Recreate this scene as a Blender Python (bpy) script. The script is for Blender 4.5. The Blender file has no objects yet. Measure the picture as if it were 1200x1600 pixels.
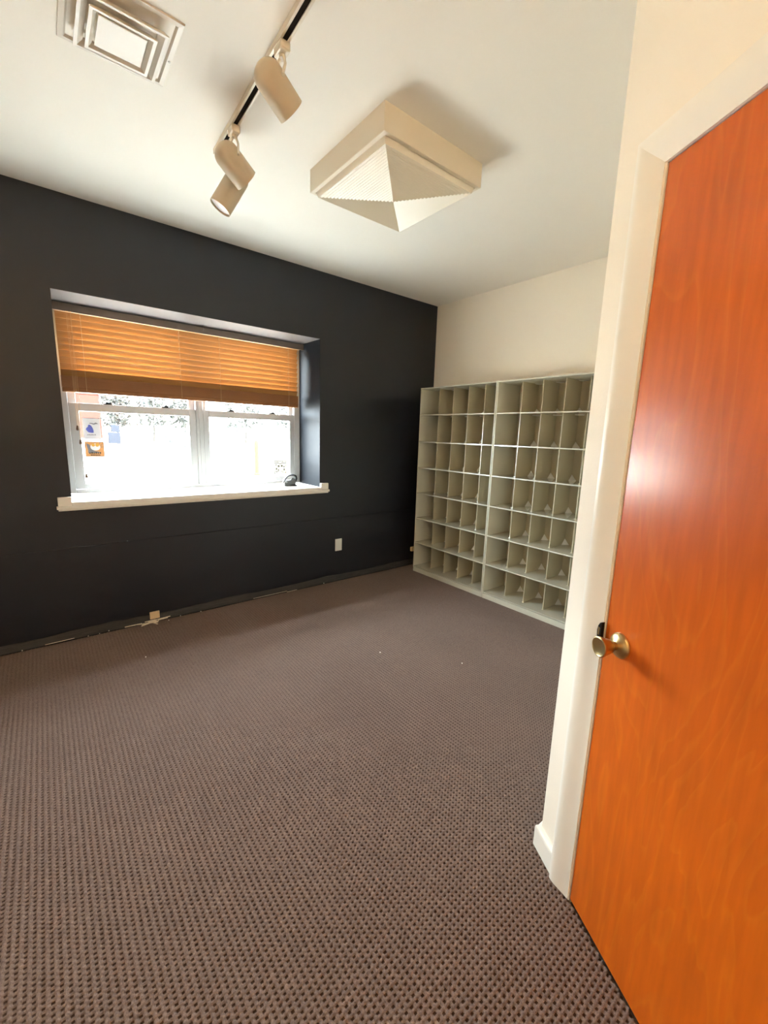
import bpy, bmesh, math, random
import numpy as np
from mathutils import Vector, Matrix

# ------------------------------------------------------------------ camera
scene = bpy.context.scene
COL = scene.collection
H_EYE = 1.4096
cam_d = bpy.data.cameras.new('camera')
cam = bpy.data.objects.new('camera', cam_d)
COL.objects.link(cam)
cam_d.sensor_fit = 'VERTICAL'
cam_d.sensor_height = 36.0
cam_d.lens = 659.43 / 1600.0 * 36.0
cam_d.clip_start = 0.02
cam_d.clip_end = 500
Rr = Vector((0.780724, -0.624113, 0.030885))
Ru = Vector((0.088824, 0.159765, 0.983151))
Rf = Vector((0.618531, 0.764826, -0.180168))
cam.matrix_world = Matrix(((Rr.x, Ru.x, -Rf.x, 0), (Rr.y, Ru.y, -Rf.y, 0), (Rr.z, Ru.z, -Rf.z, H_EYE), (0, 0, 0, 1)))
scene.camera = cam

# ------------------------------------------------------------------ world, sun, exposure
world = bpy.data.worlds.new('overcast_sky')
scene.world = world
world.use_nodes = True
bg = world.node_tree.nodes['Background']
bg.inputs['Color'].default_value = (0.80, 0.90, 1.0, 1)
bg.inputs['Strength'].default_value = 40.0
sun_d = bpy.data.lights.new('sun', 'SUN')
sun_d.energy = 50.0
sun_d.angle = 0.02
sun_d.color = (1.0, 0.86, 0.66)
sun = bpy.data.objects.new('sun', sun_d)
COL.objects.link(sun)
sun.location = (0, -10, 20)
sun.rotation_euler = (math.radians(42), 0, math.radians(25))   # sun stands high behind the building
por_d = bpy.data.lights.new('window_portal', 'AREA')
por_d.shape = 'RECTANGLE'
por_d.size = 1.82
por_d.size_y = 1.27
por_d.cycles.is_portal = True
por = bpy.data.objects.new('window_portal', por_d)
COL.objects.link(por)
por.location = (1.03, 3.86, 1.565)
por.rotation_euler = (math.radians(-90), 0, 0)

vs = scene.view_settings
vs.view_transform = 'Standard'
vs.look = 'None'
vs.gamma = 1.0
vs.use_curve_mapping = False
vs.exposure = 1.25
try:
    scene.cycles.max_bounces = 14
    scene.cycles.diffuse_bounces = 8
    scene.cycles.transparent_max_bounces = 16
    scene.cycles.sample_clamp_indirect = 12.0
    scene.cycles.use_denoising = True
except Exception:
    pass

# ------------------------------------------------------------------ room numbers
D = 3.3451      # window wall
W = 3.336       # wall behind the sorters
HC = 2.7347     # ceiling
XL = -1.30      # wall on the near side, out of view
YB = -1.20      # wall behind the camera
YW = 3.73       # front of the window unit
WX0, WX1, WZ0, WZ1 = 0.117, 1.943, 0.925, 2.200
P = Vector((1.2411, 0.6061))
PHI = 0.5087
DV = Vector((math.sin(PHI), math.cos(PHI)))
random.seed(7)
rng = np.random.default_rng(3)

# ------------------------------------------------------------------ materials
def nodes(m):
    return m.node_tree.nodes, m.node_tree.links

def mat(name, col, rough=0.5, metal=0.0, coat=0.0, var=0.0, vscale=8.0, bump=0.0, bscale=60.0, spec=0.5, stretch=None):
    m = bpy.data.materials.new(name)
    m.use_nodes = True
    n, l = nodes(m)
    b = n['Principled BSDF']
    b.inputs['Base Color'].default_value = (*col, 1)
    b.inputs['Roughness'].default_value = rough
    b.inputs['Metallic'].default_value = metal
    b.inputs['Coat Weight'].default_value = coat
    b.inputs['Coat Roughness'].default_value = 0.12
    b.inputs['Specular IOR Level'].default_value = spec
    tc = n.new('ShaderNodeTexCoord')
    src = tc.outputs['Object']
    if stretch:
        mp = n.new('ShaderNodeMapping')
        mp.inputs['Scale'].default_value = stretch
        l.new(src, mp.inputs['Vector'])
        src = mp.outputs['Vector']
    if var > 0:
        t = n.new('ShaderNodeTexNoise')
        t.inputs['Scale'].default_value = vscale
        t.inputs['Detail'].default_value = 4
        l.new(src, t.inputs['Vector'])
        r = n.new('ShaderNodeMix')
        r.data_type = 'RGBA'
        r.inputs[6].default_value = (*[c * (1 - var) for c in col], 1)
        r.inputs[7].default_value = (*[min(1, c * (1 + var)) for c in col], 1)
        l.new(t.outputs['Fac'], r.inputs[0])
        l.new(r.outputs[2], b.inputs['Base Color'])
    if bump > 0:
        t2 = n.new('ShaderNodeTexNoise')
        t2.inputs['Scale'].default_value = bscale
        t2.inputs['Detail'].default_value = 3
        l.new(src, t2.inputs['Vector'])
        bp = n.new('ShaderNodeBump')
        bp.inputs['Strength'].default_value = bump
        bp.inputs['Distance'].default_value = 0.004
        l.new(t2.outputs['Fac'], bp.inputs['Height'])
        l.new(bp.outputs['Normal'], b.inputs['Normal'])
    return m

M = {}
M['cream'] = mat('cream_wall_paint', (0.87, 0.79, 0.66), 0.55, var=0.02, vscale=2, bump=0.06, bscale=140)
M['ceiling'] = mat('ceiling_paint', (0.83, 0.78, 0.69), 0.7, var=0.02, vscale=1.5, bump=0.05, bscale=120)
M['dark'] = mat('charcoal_wall_paint', (0.0108, 0.0110, 0.0160), 0.42, var=0.10, vscale=2.2, bump=0.05, bscale=90)
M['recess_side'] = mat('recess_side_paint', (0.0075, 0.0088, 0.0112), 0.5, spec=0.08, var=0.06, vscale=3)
M['recess'] = mat('recess_satin_paint', (0.135, 0.122, 0.120), 0.35, var=0.06, vscale=3)
M['scuff'] = mat('scuffed_dark_strip', (0.052, 0.045, 0.041), 0.6, var=0.6, vscale=14, bump=0.3, bscale=50, stretch=(1, 8, 8))
M['white_trim'] = mat('white_trim_paint', (0.86, 0.81, 0.71), 0.35, var=0.02, bump=0.03, bscale=60)
M['sill'] = mat('sill_paint', (0.82, 0.79, 0.73), 0.4, var=0.03, bump=0.04, bscale=40)
M['vinyl'] = mat('window_vinyl', (0.33, 0.325, 0.315), 0.35, var=0.02)
M['fixture'] = mat('fixture_enamel', (0.72, 0.63, 0.49), 0.45, var=0.02, vscale=3)
M['lens'] = mat('fixture_lens', (0.76, 0.68, 0.54), 0.35, var=0.02, vscale=3)
M['track'] = mat('track_enamel', (0.72, 0.64, 0.51), 0.35, var=0.02)
M['head'] = mat('lamp_head_enamel', (0.56, 0.46, 0.32), 0.38, var=0.03, vscale=5)
M['slot'] = mat('track_slot', (0.018, 0.012, 0.008), 0.9, var=0.2, spec=0.1)
M['punch_black'] = mat('punch_black', (0.008, 0.008, 0.008), 0.6, var=0.2, spec=0.2)
M['bulb'] = mat('lamp_face_glass', (0.85, 0.85, 0.84), 0.15, coat=0.5, var=0.05, vscale=60)
M['vent'] = mat('vent_enamel', (0.66, 0.60, 0.51), 0.4, var=0.02)
M['sorter'] = mat('putty_metal', (0.49, 0.43, 0.295), 0.30, coat=0.4, var=0.05, vscale=5)
M['sorter_edge'] = mat('putty_metal_edge', (0.54, 0.51, 0.41), 0.25, coat=1.0, var=0.03)
M['sorter_edge'].node_tree.nodes['Principled BSDF'].inputs['Coat Roughness'].default_value = 0.04
M['sorter_frame'] = mat('putty_metal_frame', (0.60, 0.57, 0.46), 0.42, var=0.03)
M['clip'] = mat('clip_plastic', (0.90, 0.89, 0.85), 0.4, var=0.02)
M['brass'] = mat('aged_brass', (0.56, 0.39, 0.17), 0.30, metal=1.0, var=0.15, vscale=40)
M['steel'] = mat('punch_steel', (0.30, 0.28, 0.25), 0.35, metal=1.0, var=0.1)
M['punch_steel_dark'] = mat('punch_dull_steel', (0.035, 0.032, 0.028), 0.4, var=0.2, spec=0.4)
M['black'] = mat('black_plastic', (0.02, 0.02, 0.02), 0.35, var=0.1)
M['plate'] = mat('plate_plastic', (0.80, 0.79, 0.74), 0.35, var=0.02)
M['taupe'] = mat('valance_paint', (0.17, 0.135, 0.11), 0.5, var=0.05)
M['slat'] = mat('blind_wood', (0.40, 0.198, 0.062), 0.45, coat=0.05, var=0.14, vscale=9, stretch=(1, 14, 14))
M['rail'] = mat('blind_wood_in_shade', (0.21, 0.075, 0.015), 0.5, coat=0.05, var=0.12, vscale=9, stretch=(1, 14, 14))  # darker than the slats: shade on the unlit stack, put into the colour
M['cord'] = mat('blind_cord', (0.45, 0.27, 0.13), 0.8, var=0.1)
M['ladder'] = mat('ladder_cord', (0.50, 0.36, 0.20), 0.8, var=0.1)
M['tassel'] = mat('tassel_wood', (0.11, 0.055, 0.025), 0.5, var=0.1)
M['splinter'] = mat('pale_splinter_wood', (0.80, 0.68, 0.52), 0.7, var=0.2, vscale=30)
M['block'] = mat('tan_block', (0.78, 0.57, 0.33), 0.7, var=0.08)
M['crumb'] = mat('plaster_crumb', (0.85, 0.80, 0.72), 0.8, var=0.1)
M['decal'] = mat('decal_backing', (0.80, 0.79, 0.74), 0.6, var=0.02)
M['ground'] = mat('concrete_lot', (0.41, 0.385, 0.35), 0.85, var=0.06, vscale=0.4)
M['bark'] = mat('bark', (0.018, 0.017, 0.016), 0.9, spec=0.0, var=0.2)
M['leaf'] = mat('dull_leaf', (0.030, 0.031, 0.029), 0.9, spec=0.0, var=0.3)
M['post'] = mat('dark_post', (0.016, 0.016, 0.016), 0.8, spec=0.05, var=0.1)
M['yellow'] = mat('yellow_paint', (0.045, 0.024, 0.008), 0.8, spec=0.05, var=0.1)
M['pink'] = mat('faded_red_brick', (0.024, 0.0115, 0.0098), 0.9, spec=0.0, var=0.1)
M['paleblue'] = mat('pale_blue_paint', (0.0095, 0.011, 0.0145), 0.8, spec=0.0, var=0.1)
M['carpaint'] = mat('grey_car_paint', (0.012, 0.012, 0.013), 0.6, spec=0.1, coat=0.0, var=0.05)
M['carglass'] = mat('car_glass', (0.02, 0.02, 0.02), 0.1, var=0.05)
M['st_white'] = mat('sticker_white', (0.60, 0.60, 0.62), 0.6, var=0.02)
M['st_blue'] = mat('sticker_blue', (0.09, 0.11, 0.42), 0.6, var=0.1)
M['st_grey'] = mat('sticker_grey', (0.16, 0.15, 0.17), 0.6, var=0.1)
M['st_orange'] = mat('sticker_orange', (0.52, 0.24, 0.08), 0.6, var=0.12, vscale=30)
M['st_yellow'] = mat('sticker_yellow', (0.55, 0.30, 0.04), 0.6, var=0.1)
M['st_olive'] = mat('sticker_olive', (0.11, 0.10, 0.06), 0.6, var=0.1)

def glass_mat():
    m = bpy.data.materials.new('window_glass')
    m.use_nodes = True
    n, l = nodes(m)
    n.remove(n['Principled BSDF'])
    out = n['Material Output']
    tr = n.new('ShaderNodeBsdfTransparent')
    tr.inputs['Color'].default_value = (0.94, 0.96, 0.95, 1)
    gl = n.new('ShaderNodeBsdfGlossy')
    gl.inputs['Roughness'].default_value = 0.02
    mx = n.new('ShaderNodeMixShader')
    mx.inputs[0].default_value = 0.05
    l.new(tr.outputs[0], mx.inputs[1])
    l.new(gl.outputs[0], mx.inputs[2])
    l.new(mx.outputs[0], out.inputs['Surface'])
    return m
M['glass'] = glass_mat()
# thin wooden slats let a little daylight through
def add_translucency(m, col, fac):
    n, l = nodes(m)
    b = n['Principled BSDF']; out = n['Material Output']
    t = n.new('ShaderNodeBsdfTranslucent')
    t.inputs['Color'].default_value = (*col, 1)
    mx = n.new('ShaderNodeMixShader')
    mx.inputs[0].default_value = fac
    l.new(b.outputs[0], mx.inputs[1]); l.new(t.outputs[0], mx.inputs[2])
    l.new(mx.outputs[0], out.inputs['Surface'])
add_translucency(M['slat'], (0.50, 0.20, 0.045), 0.006)

def door_mat():
    m = bpy.data.materials.new('orange_varnished_plywood')
    m.use_nodes = True
    n, l = nodes(m)
    b = n['Principled BSDF']
    tc = n.new('ShaderNodeTexCoord')
    mp = n.new('ShaderNodeMapping')
    mp.inputs['Scale'].default_value = (1.0, 1.0, 0.24)
    mp.inputs['Location'].default_value = (3.1, 0.4, 1.7)
    l.new(tc.outputs['Object'], mp.inputs['Vector'])
    big = n.new('ShaderNodeTexNoise')
    big.inputs['Scale'].default_value = 4.2
    big.inputs['Detail'].default_value = 3.5
    big.inputs['Roughness'].default_value = 0.45
    big.inputs['Distortion'].default_value = 1.1
    l.new(mp.outputs['Vector'], big.inputs['Vector'])
    mul = n.new('ShaderNodeMath'); mul.operation = 'MULTIPLY'
    mul.inputs[1].default_value = 10.0
    l.new(big.outputs['Fac'], mul.inputs[0])
    fr = n.new('ShaderNodeMath'); fr.operation = 'FRACT'
    l.new(mul.outputs[0], fr.inputs[0])
    ramp = n.new('ShaderNodeValToRGB')
    cr = ramp.color_ramp
    cr.elements[0].position = 0.0
    cr.elements[0].color = (0.57, 0.108, 0.003, 1)
    cr.elements[1].position = 1.0
    cr.elements[1].color = (0.57, 0.108, 0.003, 1)
    e = cr.elements.new(0.10); e.color = (0.60, 0.128, 0.0045, 1)
    e = cr.elements.new(0.34); e.color = (0.575, 0.112, 0.0032, 1)
    l.new(fr.outputs[0], ramp.inputs['Fac'])
    fine = n.new('ShaderNodeTexNoise')
    fine.inputs['Scale'].default_value = 55
    fine.inputs['Detail'].default_value = 5
    mp2 = n.new('ShaderNodeMapping')
    mp2.inputs['Scale'].default_value = (1.0, 1.0, 0.09)
    l.new(tc.outputs['Object'], mp2.inputs['Vector'])
    l.new(mp2.outputs['Vector'], fine.inputs['Vector'])
    blot = n.new('ShaderNodeTexNoise')
    blot.inputs['Scale'].default_value = 2.4
    blot.inputs['Detail'].default_value = 5
    l.new(tc.outputs['Object'], blot.inputs['Vector'])
    add = n.new('ShaderNodeMath'); add.operation = 'ADD'
    l.new(fine.outputs['Fac'], add.inputs[0])
    l.new(blot.outputs['Fac'], add.inputs[1])
    mr = n.new('ShaderNodeMapRange')
    mr.inputs['From Min'].default_value = 0.6
    mr.inputs['From Max'].default_value = 1.4
    mr.inputs['To Min'].default_value = 0.82
    mr.inputs['To Max'].default_value = 1.18
    l.new(add.outputs[0], mr.inputs['Value'])
    mx = n.new('ShaderNodeMix'); mx.data_type = 'RGBA'; mx.blend_type = 'MULTIPLY'
    mx.inputs[0].default_value = 1.0
    l.new(ramp.outputs['Color'], mx.inputs[6])
    comb = n.new('ShaderNodeCombineColor')
    for k in range(3):
        l.new(mr.outputs['Result'], comb.inputs[k])
    l.new(comb.outputs[0], mx.inputs[7])
    l.new(mx.outputs[2], b.inputs['Base Color'])
    b.inputs['Roughness'].default_value = 0.42
    b.inputs['Specular IOR Level'].default_value = 0.22
    b.inputs['Coat Weight'].default_value = 0.55
    b.inputs['Coat Roughness'].default_value = 0.20
    bp = n.new('ShaderNodeBump')
    bp.inputs['Strength'].default_value = 0.06
    bp.inputs['Distance'].default_value = 0.002
    l.new(fine.outputs['Fac'], bp.inputs['Height'])
    l.new(bp.outputs['Normal'], b.inputs['Normal'])
    return m
M['door'] = door_mat()

def carpet_mat():
    m = bpy.data.materials.new('brown_loop_carpet')
    m.use_nodes = True
    n, l = nodes(m)
    b = n['Principled BSDF']
    b.inputs['Roughness'].default_value = 0.95
    b.inputs['Specular IOR Level'].default_value = 0.1
    tc = n.new('ShaderNodeTexCoord')
    t = n.new('ShaderNodeTexNoise')
    t.inputs['Scale'].default_value = 260
    t.inputs['Detail'].default_value = 3
    l.new(tc.outputs['Object'], t.inputs['Vector'])
    r = n.new('ShaderNodeValToRGB')
    r.color_ramp.elements[0].position = 0.3
    r.color_ramp.elements[0].color = (0.150, 0.104, 0.086, 1)
    r.color_ramp.elements[1].position = 0.72
    r.color_ramp.elements[1].color = (0.250, 0.182, 0.154, 1)
    l.new(t.outputs['Fac'], r.inputs['Fac'])
    t2 = n.new('ShaderNodeTexNoise')
    t2.inputs['Scale'].default_value = 2.0
    t2.inputs['Detail'].default_value = 4
    l.new(tc.outputs['Object'], t2.inputs['Vector'])
    mr = n.new('ShaderNodeMapRange')
    mr.inputs['To Min'].default_value = 0.86
    mr.inputs['To Max'].default_value = 1.12
    l.new(t2.outputs['Fac'], mr.inputs['Value'])
    mx = n.new('ShaderNodeMix'); mx.data_type = 'RGBA'; mx.blend_type = 'MULTIPLY'
    mx.inputs[0].default_value = 1.0
    l.new(r.outputs['Color'], mx.inputs[6])
    comb = n.new('ShaderNodeCombineColor')
    for k in range(3):
        l.new(mr.outputs['Result'], comb.inputs[k])
    l.new(comb.outputs[0], mx.inputs[7])
    l.new(mx.outputs[2], b.inputs['Base Color'])
    return m
M['carpet'] = carpet_mat()
M['pit_shade'] = mat('carpet_pit_shade', (0.080, 0.050, 0.038), 0.95, var=0.25, vscale=300, spec=0.1)  # dark colour stands for the shade down in the carpet pits

# ------------------------------------------------------------------ helpers
def tag(o, label=None, cat=None, group=None, kind=None):
    if label: o['label'] = label
    if cat: o['category'] = cat
    if group: o['group'] = group
    if kind: o['kind'] = kind
    return o

def link(name, me, m=None, parent=None, loc=None, rot=None):
    o = bpy.data.objects.new(name, me)
    COL.objects.link(o)
    if m is not None and me is not None and len(me.materials) == 0:
        me.materials.append(M[m] if isinstance(m, str) else m)
    if parent is not None: o.parent = parent
    if loc is not None: o.location = loc
    if rot is not None: o.rotation_euler = rot
    return o

def mesh(bm, name, smooth=False):
    bmesh.ops.recalc_face_normals(bm, faces=bm.faces)
    me = bpy.data.meshes.new(name)
    if smooth:
        for f in bm.faces: f.smooth = True
    bm.to_mesh(me)
    bm.free()
    return me

def add_box(bm, lo, hi, bevel=0.0, seg=1):
    vs_ = [bm.verts.new((x, y, z)) for x in (lo[0], hi[0]) for y in (lo[1], hi[1]) for z in (lo[2], hi[2])]
    idx = [(0, 1, 3, 2), (4, 6, 7, 5), (0, 4, 5, 1), (2, 3, 7, 6), (0, 2, 6, 4), (1, 5, 7, 3)]
    fs = [bm.faces.new([vs_[i] for i in q]) for q in idx]
    if bevel > 0:
        es = {e for f in fs for e in f.edges}
        bmesh.ops.bevel(bm, geom=list(es), offset=bevel, segments=seg, affect='EDGES', profile=0.5)

def box(name, lo, hi, m, parent=None, bevel=0.0, seg=1):
    bm = bmesh.new()
    add_box(bm, lo, hi, bevel, seg)
    return link(name, mesh(bm, name), m, parent)

def box_mesh(name, lo, hi, bevel=0.0, seg=1):
    bm = bmesh.new()
    add_box(bm, lo, hi, bevel, seg)
    return mesh(bm, name)

def empty(name, loc=(0, 0, 0), rot=(0, 0, 0), parent=None):
    o = bpy.data.objects.new(name, None)
    COL.objects.link(o)
    o.location = loc
    o.rotation_euler = rot
    o.empty_display_size = 0.05
    if parent is not None: o.parent = parent
    return o

def frame_of(a, b):
    z = (Vector(b) - Vector(a)).normalized()
    t = Vector((0, 0, 1)) if abs(z.z) < 0.95 else Vector((1, 0, 0))
    x = t.cross(z).normalized()
    y = z.cross(x)
    return x, y, z

def add_tube(bm, pts, rad, n=10, cap=True):
    pts = [Vector(p) for p in pts]
    if not isinstance(rad, (list, tuple)): rad = [rad] * len(pts)
    rings = []
    for i, p in enumerate(pts):
        a = pts[max(0, i - 1)]; b = pts[min(len(pts) - 1, i + 1)]
        x, y, _ = frame_of(a, b)
        rings.append([bm.verts.new(p + rad[i] * (math.cos(2 * math.pi * k / n) * x + math.sin(2 * math.pi * k / n) * y)) for k in range(n)])
    for a, b in zip(rings[:-1], rings[1:]):
        for k in range(n):
            bm.faces.new((a[k], a[(k + 1) % n], b[(k + 1) % n], b[k]))
    if cap:
        bm.faces.new(rings[0]); bm.faces.new(rings[-1])

def add_lathe(bm, prof, mtx=None, n=32, cap0=True, cap1=True):
    """prof: list of (radius, height along local z)"""
    mtx = mtx or Matrix.Identity(4)
    rings = []
    for r, h in prof:
        rings.append([bm.verts.new(mtx @ Vector((r * math.cos(2 * math.pi * k / n), r * math.sin(2 * math.pi * k / n), h))) for k in range(n)])
    for a, b in zip(rings[:-1], rings[1:]):
        for k in range(n):
            bm.faces.new((a[k], a[(k + 1) % n], b[(k + 1) % n], b[k]))
    if cap0: bm.faces.new(rings[0])
    if cap1: bm.faces.new(rings[-1])

def add_prism(bm, poly, z0, z1):
    lo = [bm.verts.new((x, y, z0)) for x, y in poly]
    hi = [bm.verts.new((x, y, z1)) for x, y in poly]
    n = len(poly)
    bm.faces.new(lo); bm.faces.new(hi)
    for k in range(n):
        bm.faces.new((lo[k], lo[(k + 1) % n], hi[(k + 1) % n], hi[k]))

def shade_auto(me, ang=40):
    for p_ in me.polygons: p_.use_smooth = True
    try:
        me.set_sharp_from_angle(angle=math.radians(ang))
    except Exception:
        pass
    return me

# ------------------------------------------------------------------ the room shell
tag(box('floor', (XL - .1, YB - .1, -0.10), (W + .1, D + .1, -0.016), 'carpet'), kind='structure')
tag(box('ceiling', (XL - .1, YB - .1, HC), (W + .1, D + .5, HC + 0.12), 'ceiling'), kind='structure')
# window wall with its deep opening
bm = bmesh.new()
add_box(bm, (XL - .1, D, -0.1), (WX0, YW + .1, HC))
add_box(bm, (WX1, D, -0.1), (W + .1, YW + .1, HC))
add_box(bm, (WX0, D, -0.1), (WX1, YW + .1, WZ0 - 0.03))
add_box(bm, (WX0, D, WZ1), (WX1, YW + .1, HC))
add_box(bm, (XL, D - 0.006, 0.045), (W, D, 0.622), 0.003)
tag(link('wall_back', mesh(bm, 'wall_back'), 'dark'), kind='structure')
tag(box('wall_right', (W, YB - .1, -0.1), (W + .1, D, HC), 'cream'), kind='structure')
tag(box('wall_left', (XL - .1, YB - .1, -0.1), (XL, D, HC), 'cream'), kind='structure')
tag(box('wall_front', (XL, YB - .1, -0.1), (W, YB, HC), 'cream'), kind='structure')

# diagonal wall with the door: local x runs from the free corner towards the camera, local y into the wall
ROTD = math.atan2(-DV.y, -DV.x)
wd = empty('wall_diagonal', (P.x, P.y, 0), (0, 0, ROTD))
tag(wd, kind='structure')
S0, S1 = 0.1700, 0.9960      # door opening
ZD = 2.037
bm = bmesh.new()
add_box(bm, (0.0, 0.0, -0.05), (S0, 0.12, HC))
add_box(bm, (S1, 0.0, -0.05), (2.10, 0.12, HC))
add_box(bm, (S0, 0.0, ZD), (S1, 0.12, HC))
link('wall_face', mesh(bm, 'wall_face'), 'cream', wd)
# the return running back from the free corner
bm = bmesh.new()
q0 = P; q1 = Vector((W, P.y + 0.0))
add_prism(bm, [(P.x + 0.002, P.y), (W, P.y), (W, P.y - 0.1), (P.x + 0.07, P.y - 0.1)], -0.05, HC)
tag(link('wall_return', mesh(bm, 'wall_return'), 'cream'), kind='structure')

# low skirting on the free corner of the diagonal wall
def add_skirt(bm, x0, x1):
    prof = [(0, 0), (-0.016, 0), (-0.016, 0.070), (-0.0145, 0.078), (-0.010, 0.084), (-0.004, 0.086), (0, 0.086)]
    a = [bm.verts.new((x0 + (y if x0 <= 0 else 0), y, z)) for y, z in prof]
    b = [bm.verts.new((x1, y, z)) for y, z in prof]
    bm.faces.new(a); bm.faces.new(b)
    for k in range(len(prof)):
        j = (k + 1) % len(prof)
        bm.faces.new((a[k], a[j], b[j], b[k]))
bm = bmesh.new()
add_skirt(bm, 0.0, 0.094)
bs = link('baseboard_diagonal', mesh(bm, 'baseboard_diagonal'), 'white_trim', None, (P.x, P.y, 0), (0, 0, ROTD))
tag(bs, kind='structure')
bm = bmesh.new()
prof = [(0, 0), (0.016, 0), (0.016, 0.070), (0.0145, 0.078), (0.010, 0.084), (0.004, 0.086), (0, 0.086)]
a = [bm.verts.new((P.x - y * 0.3, P.y + y, z)) for y, z in prof]
b = [bm.verts.new((W, P.y + y, z)) for y, z in prof]
bm.faces.new(a); bm.faces.new(b)
for k in range(len(prof)):
    j = (k + 1) % len(prof)
    bm.faces.new((a[k], a[j], b[j], b[k]))
tag(link('baseboard_return', mesh(bm, 'baseboard_return'), 'white_trim'), kind='structure')

# strip at the foot of the dark wall where the skirting came off
bm = bmesh.new()
N = 60
xs = np.linspace(XL, W, N)
top = [(x, 0.050 + 0.006 * math.sin(x * 7.0) + random.uniform(-.004, .004)) for x in xs]
fr = [bm.verts.new((x, D - 0.010, -0.005)) for x, z in top]
ft = [bm.verts.new((x, D - 0.010 + random.uniform(-.002, .002), z)) for x, z in top]
bt = [bm.verts.new((x, D + 0.002, z + 0.003)) for x, z in top]
for k in range(N - 1):
    bm.faces.new((fr[k], fr[k + 1], ft[k + 1], ft[k]))
    bm.faces.new((ft[k], ft[k + 1], bt[k + 1], bt[k]))
tag(link('baseboard_back', mesh(bm, 'baseboard_back'), 'scuff'), kind='structure')

# ------------------------------------------------------------------ door, jamb, casing
trim = empty('trim_1', (P.x, P.y, 0), (0, 0, ROTD))
tag(trim, kind='structure')
SI, SO = 0.1705, 0.0957
CW = 0.0745
def casing(name, path, prof):
    """mitred moulding: path = list of (s, z, offs_s, offs_z), prof = list of (w, t)"""
    bm = bmesh.new()
    rings = []
    for s, z, os_, oz in path:
        rings.append([bm.verts.new((s + w * os_, -t, z + w * oz)) for w, t in prof])
    n = len(prof)
    for a, b in zip(rings[:-1], rings[1:]):
        for k in range(n):
            j = (k + 1) % n
            bm.faces.new((a[k], a[j], b[j], b[k]))
    bm.faces.new(rings[0]); bm.faces.new(rings[-1])
    return link(name, shade_auto(mesh(bm, name), 35), 'white_trim', trim)
CP = [(0, -0.002), (0, 0.0035), (0.006, 0.0050), (0.018, 0.0090), (0.032, 0.0145), (0.046, 0.0195), (0.058, 0.0225), (0.067, 0.0235), (0.0715, 0.0225), (CW, 0.018), (CW, -0.002)]
SR = 0.9955
ZT = 2.0345
casing('casing', [(SI, 0.0, -1, 0), (SI, ZT, -1, 1)], CP)
casing('casing', [(SI, ZT, -1, 1), (SR, ZT, 1, 1)], CP)
casing('casing', [(SR, ZT, 1, 1), (SR, 0.0, 1, 0)], CP)
bm = bmesh.new()
add_box(bm, (S0 + 0.0002, 0.0005, 0.0), (S0 + 0.0032, 0.118, ZD - 0.003))
add_box(bm, (S1 - 0.0032, 0.0005, 0.0), (S1 - 0.0002, 0.118, ZD - 0.003))
add_box(bm, (S0 + 0.0002, 0.0005, ZD - 0.003), (S1 - 0.0002, 0.118, ZD - 0.0003))
add_box(bm, (S0 + 0.0032, 0.045, 0.0), (S0 + 0.015, 0.08, ZD - 0.003))
add_box(bm, (S1 - 0.015, 0.045, 0.0), (S1 - 0.0032, 0.08, ZD - 0.003))
add_box(bm, (S0 + 0.0032, 0.045, ZD - 0.015), (S1 - 0.0032, 0.08, ZD - 0.003))
link('jamb', mesh(bm, 'jamb'), 'white_trim', trim)
bm = bmesh.new()
pts = [(S0 + 0.0035, 0.876), (S0 - 0.006, 0.876), (S0 - 0.0105, 0.884), (S0 - 0.0115, 0.898), (S0 - 0.009, 0.912), (S0 - 0.003, 0.922), (S0 + 0.0035, 0.926)]
a = [bm.verts.new((x, -0.0112, z)) for x, z in pts]; b = [bm.verts.new((x, -0.002, z)) for x, z in pts]
bm.faces.new(a); bm.faces.new(b)
for k in range(len(pts)):
    j = (k + 1) % len(pts); bm.faces.new((a[k], a[j], b[j], b[k]))
link('strike_cutout', mesh(bm, 'strike_cutout'), 'slot', trim)
bm = bmesh.new()
add_box(bm, (S0 - 0.0085, -0.0120, 0.886), (S0 - 0.002, -0.0100, 0.908), 0.0006)
link('strike_plate', mesh(bm, 'strike_plate'), 'brass', trim)

door = empty('door_1', (P.x, P.y, 0), (0, 0, ROTD))
tag(door, kind='structure')
DX0, DX1 = 0.1757, 0.9905
bm = bmesh.new()
add_box(bm, (DX0, 0.002, 0.007), (DX1, 0.040, 2.0315), 0.0022, 2)
dm = mesh(bm, 'slab')
link('slab', dm, 'door', door)
# brass knob: rosette, neck and a flared tulip knob
KS, KZ = 0.2345, 0.889
mk = Matrix.Translation((KS, 0.002, KZ)) @ Matrix.Rotation(math.radians(90), 4, 'X')
bm = bmesh.new()
add_lathe(bm, [(0.0335, 0.0), (0.0335, 0.003), (0.0315, 0.0065), (0.026, 0.0105), (0.019, 0.0135), (0.0135, 0.0150), (0.0125, 0.016)], mk, 36)
ro = link('knob_rosette', shade_auto(mesh(bm, 'knob_rosette'), 50), 'brass', door)
bm = bmesh.new()
add_lathe(bm, [(0.0110, 0.014), (0.0110, 0.024), (0.0135, 0.0265), (0.0170, 0.030), (0.0195, 0.037), (0.0225, 0.047), (0.0255, 0.056), (0.0268, 0.0605), (0.0262, 0.0630), (0.0235, 0.0640), (0.0215, 0.0628), (0.004, 0.0618)], mk, 36)
link('knob', shade_auto(mesh(bm, 'knob'), 40), 'brass', door)
bm = bmesh.new()
add_box(bm, (DX0 - 0.0005, 0.010, KZ - 0.028), (DX0 + 0.001, 0.032, KZ + 0.028))
link('latch_plate', mesh(bm, 'latch_plate'), 'brass', door)

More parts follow.
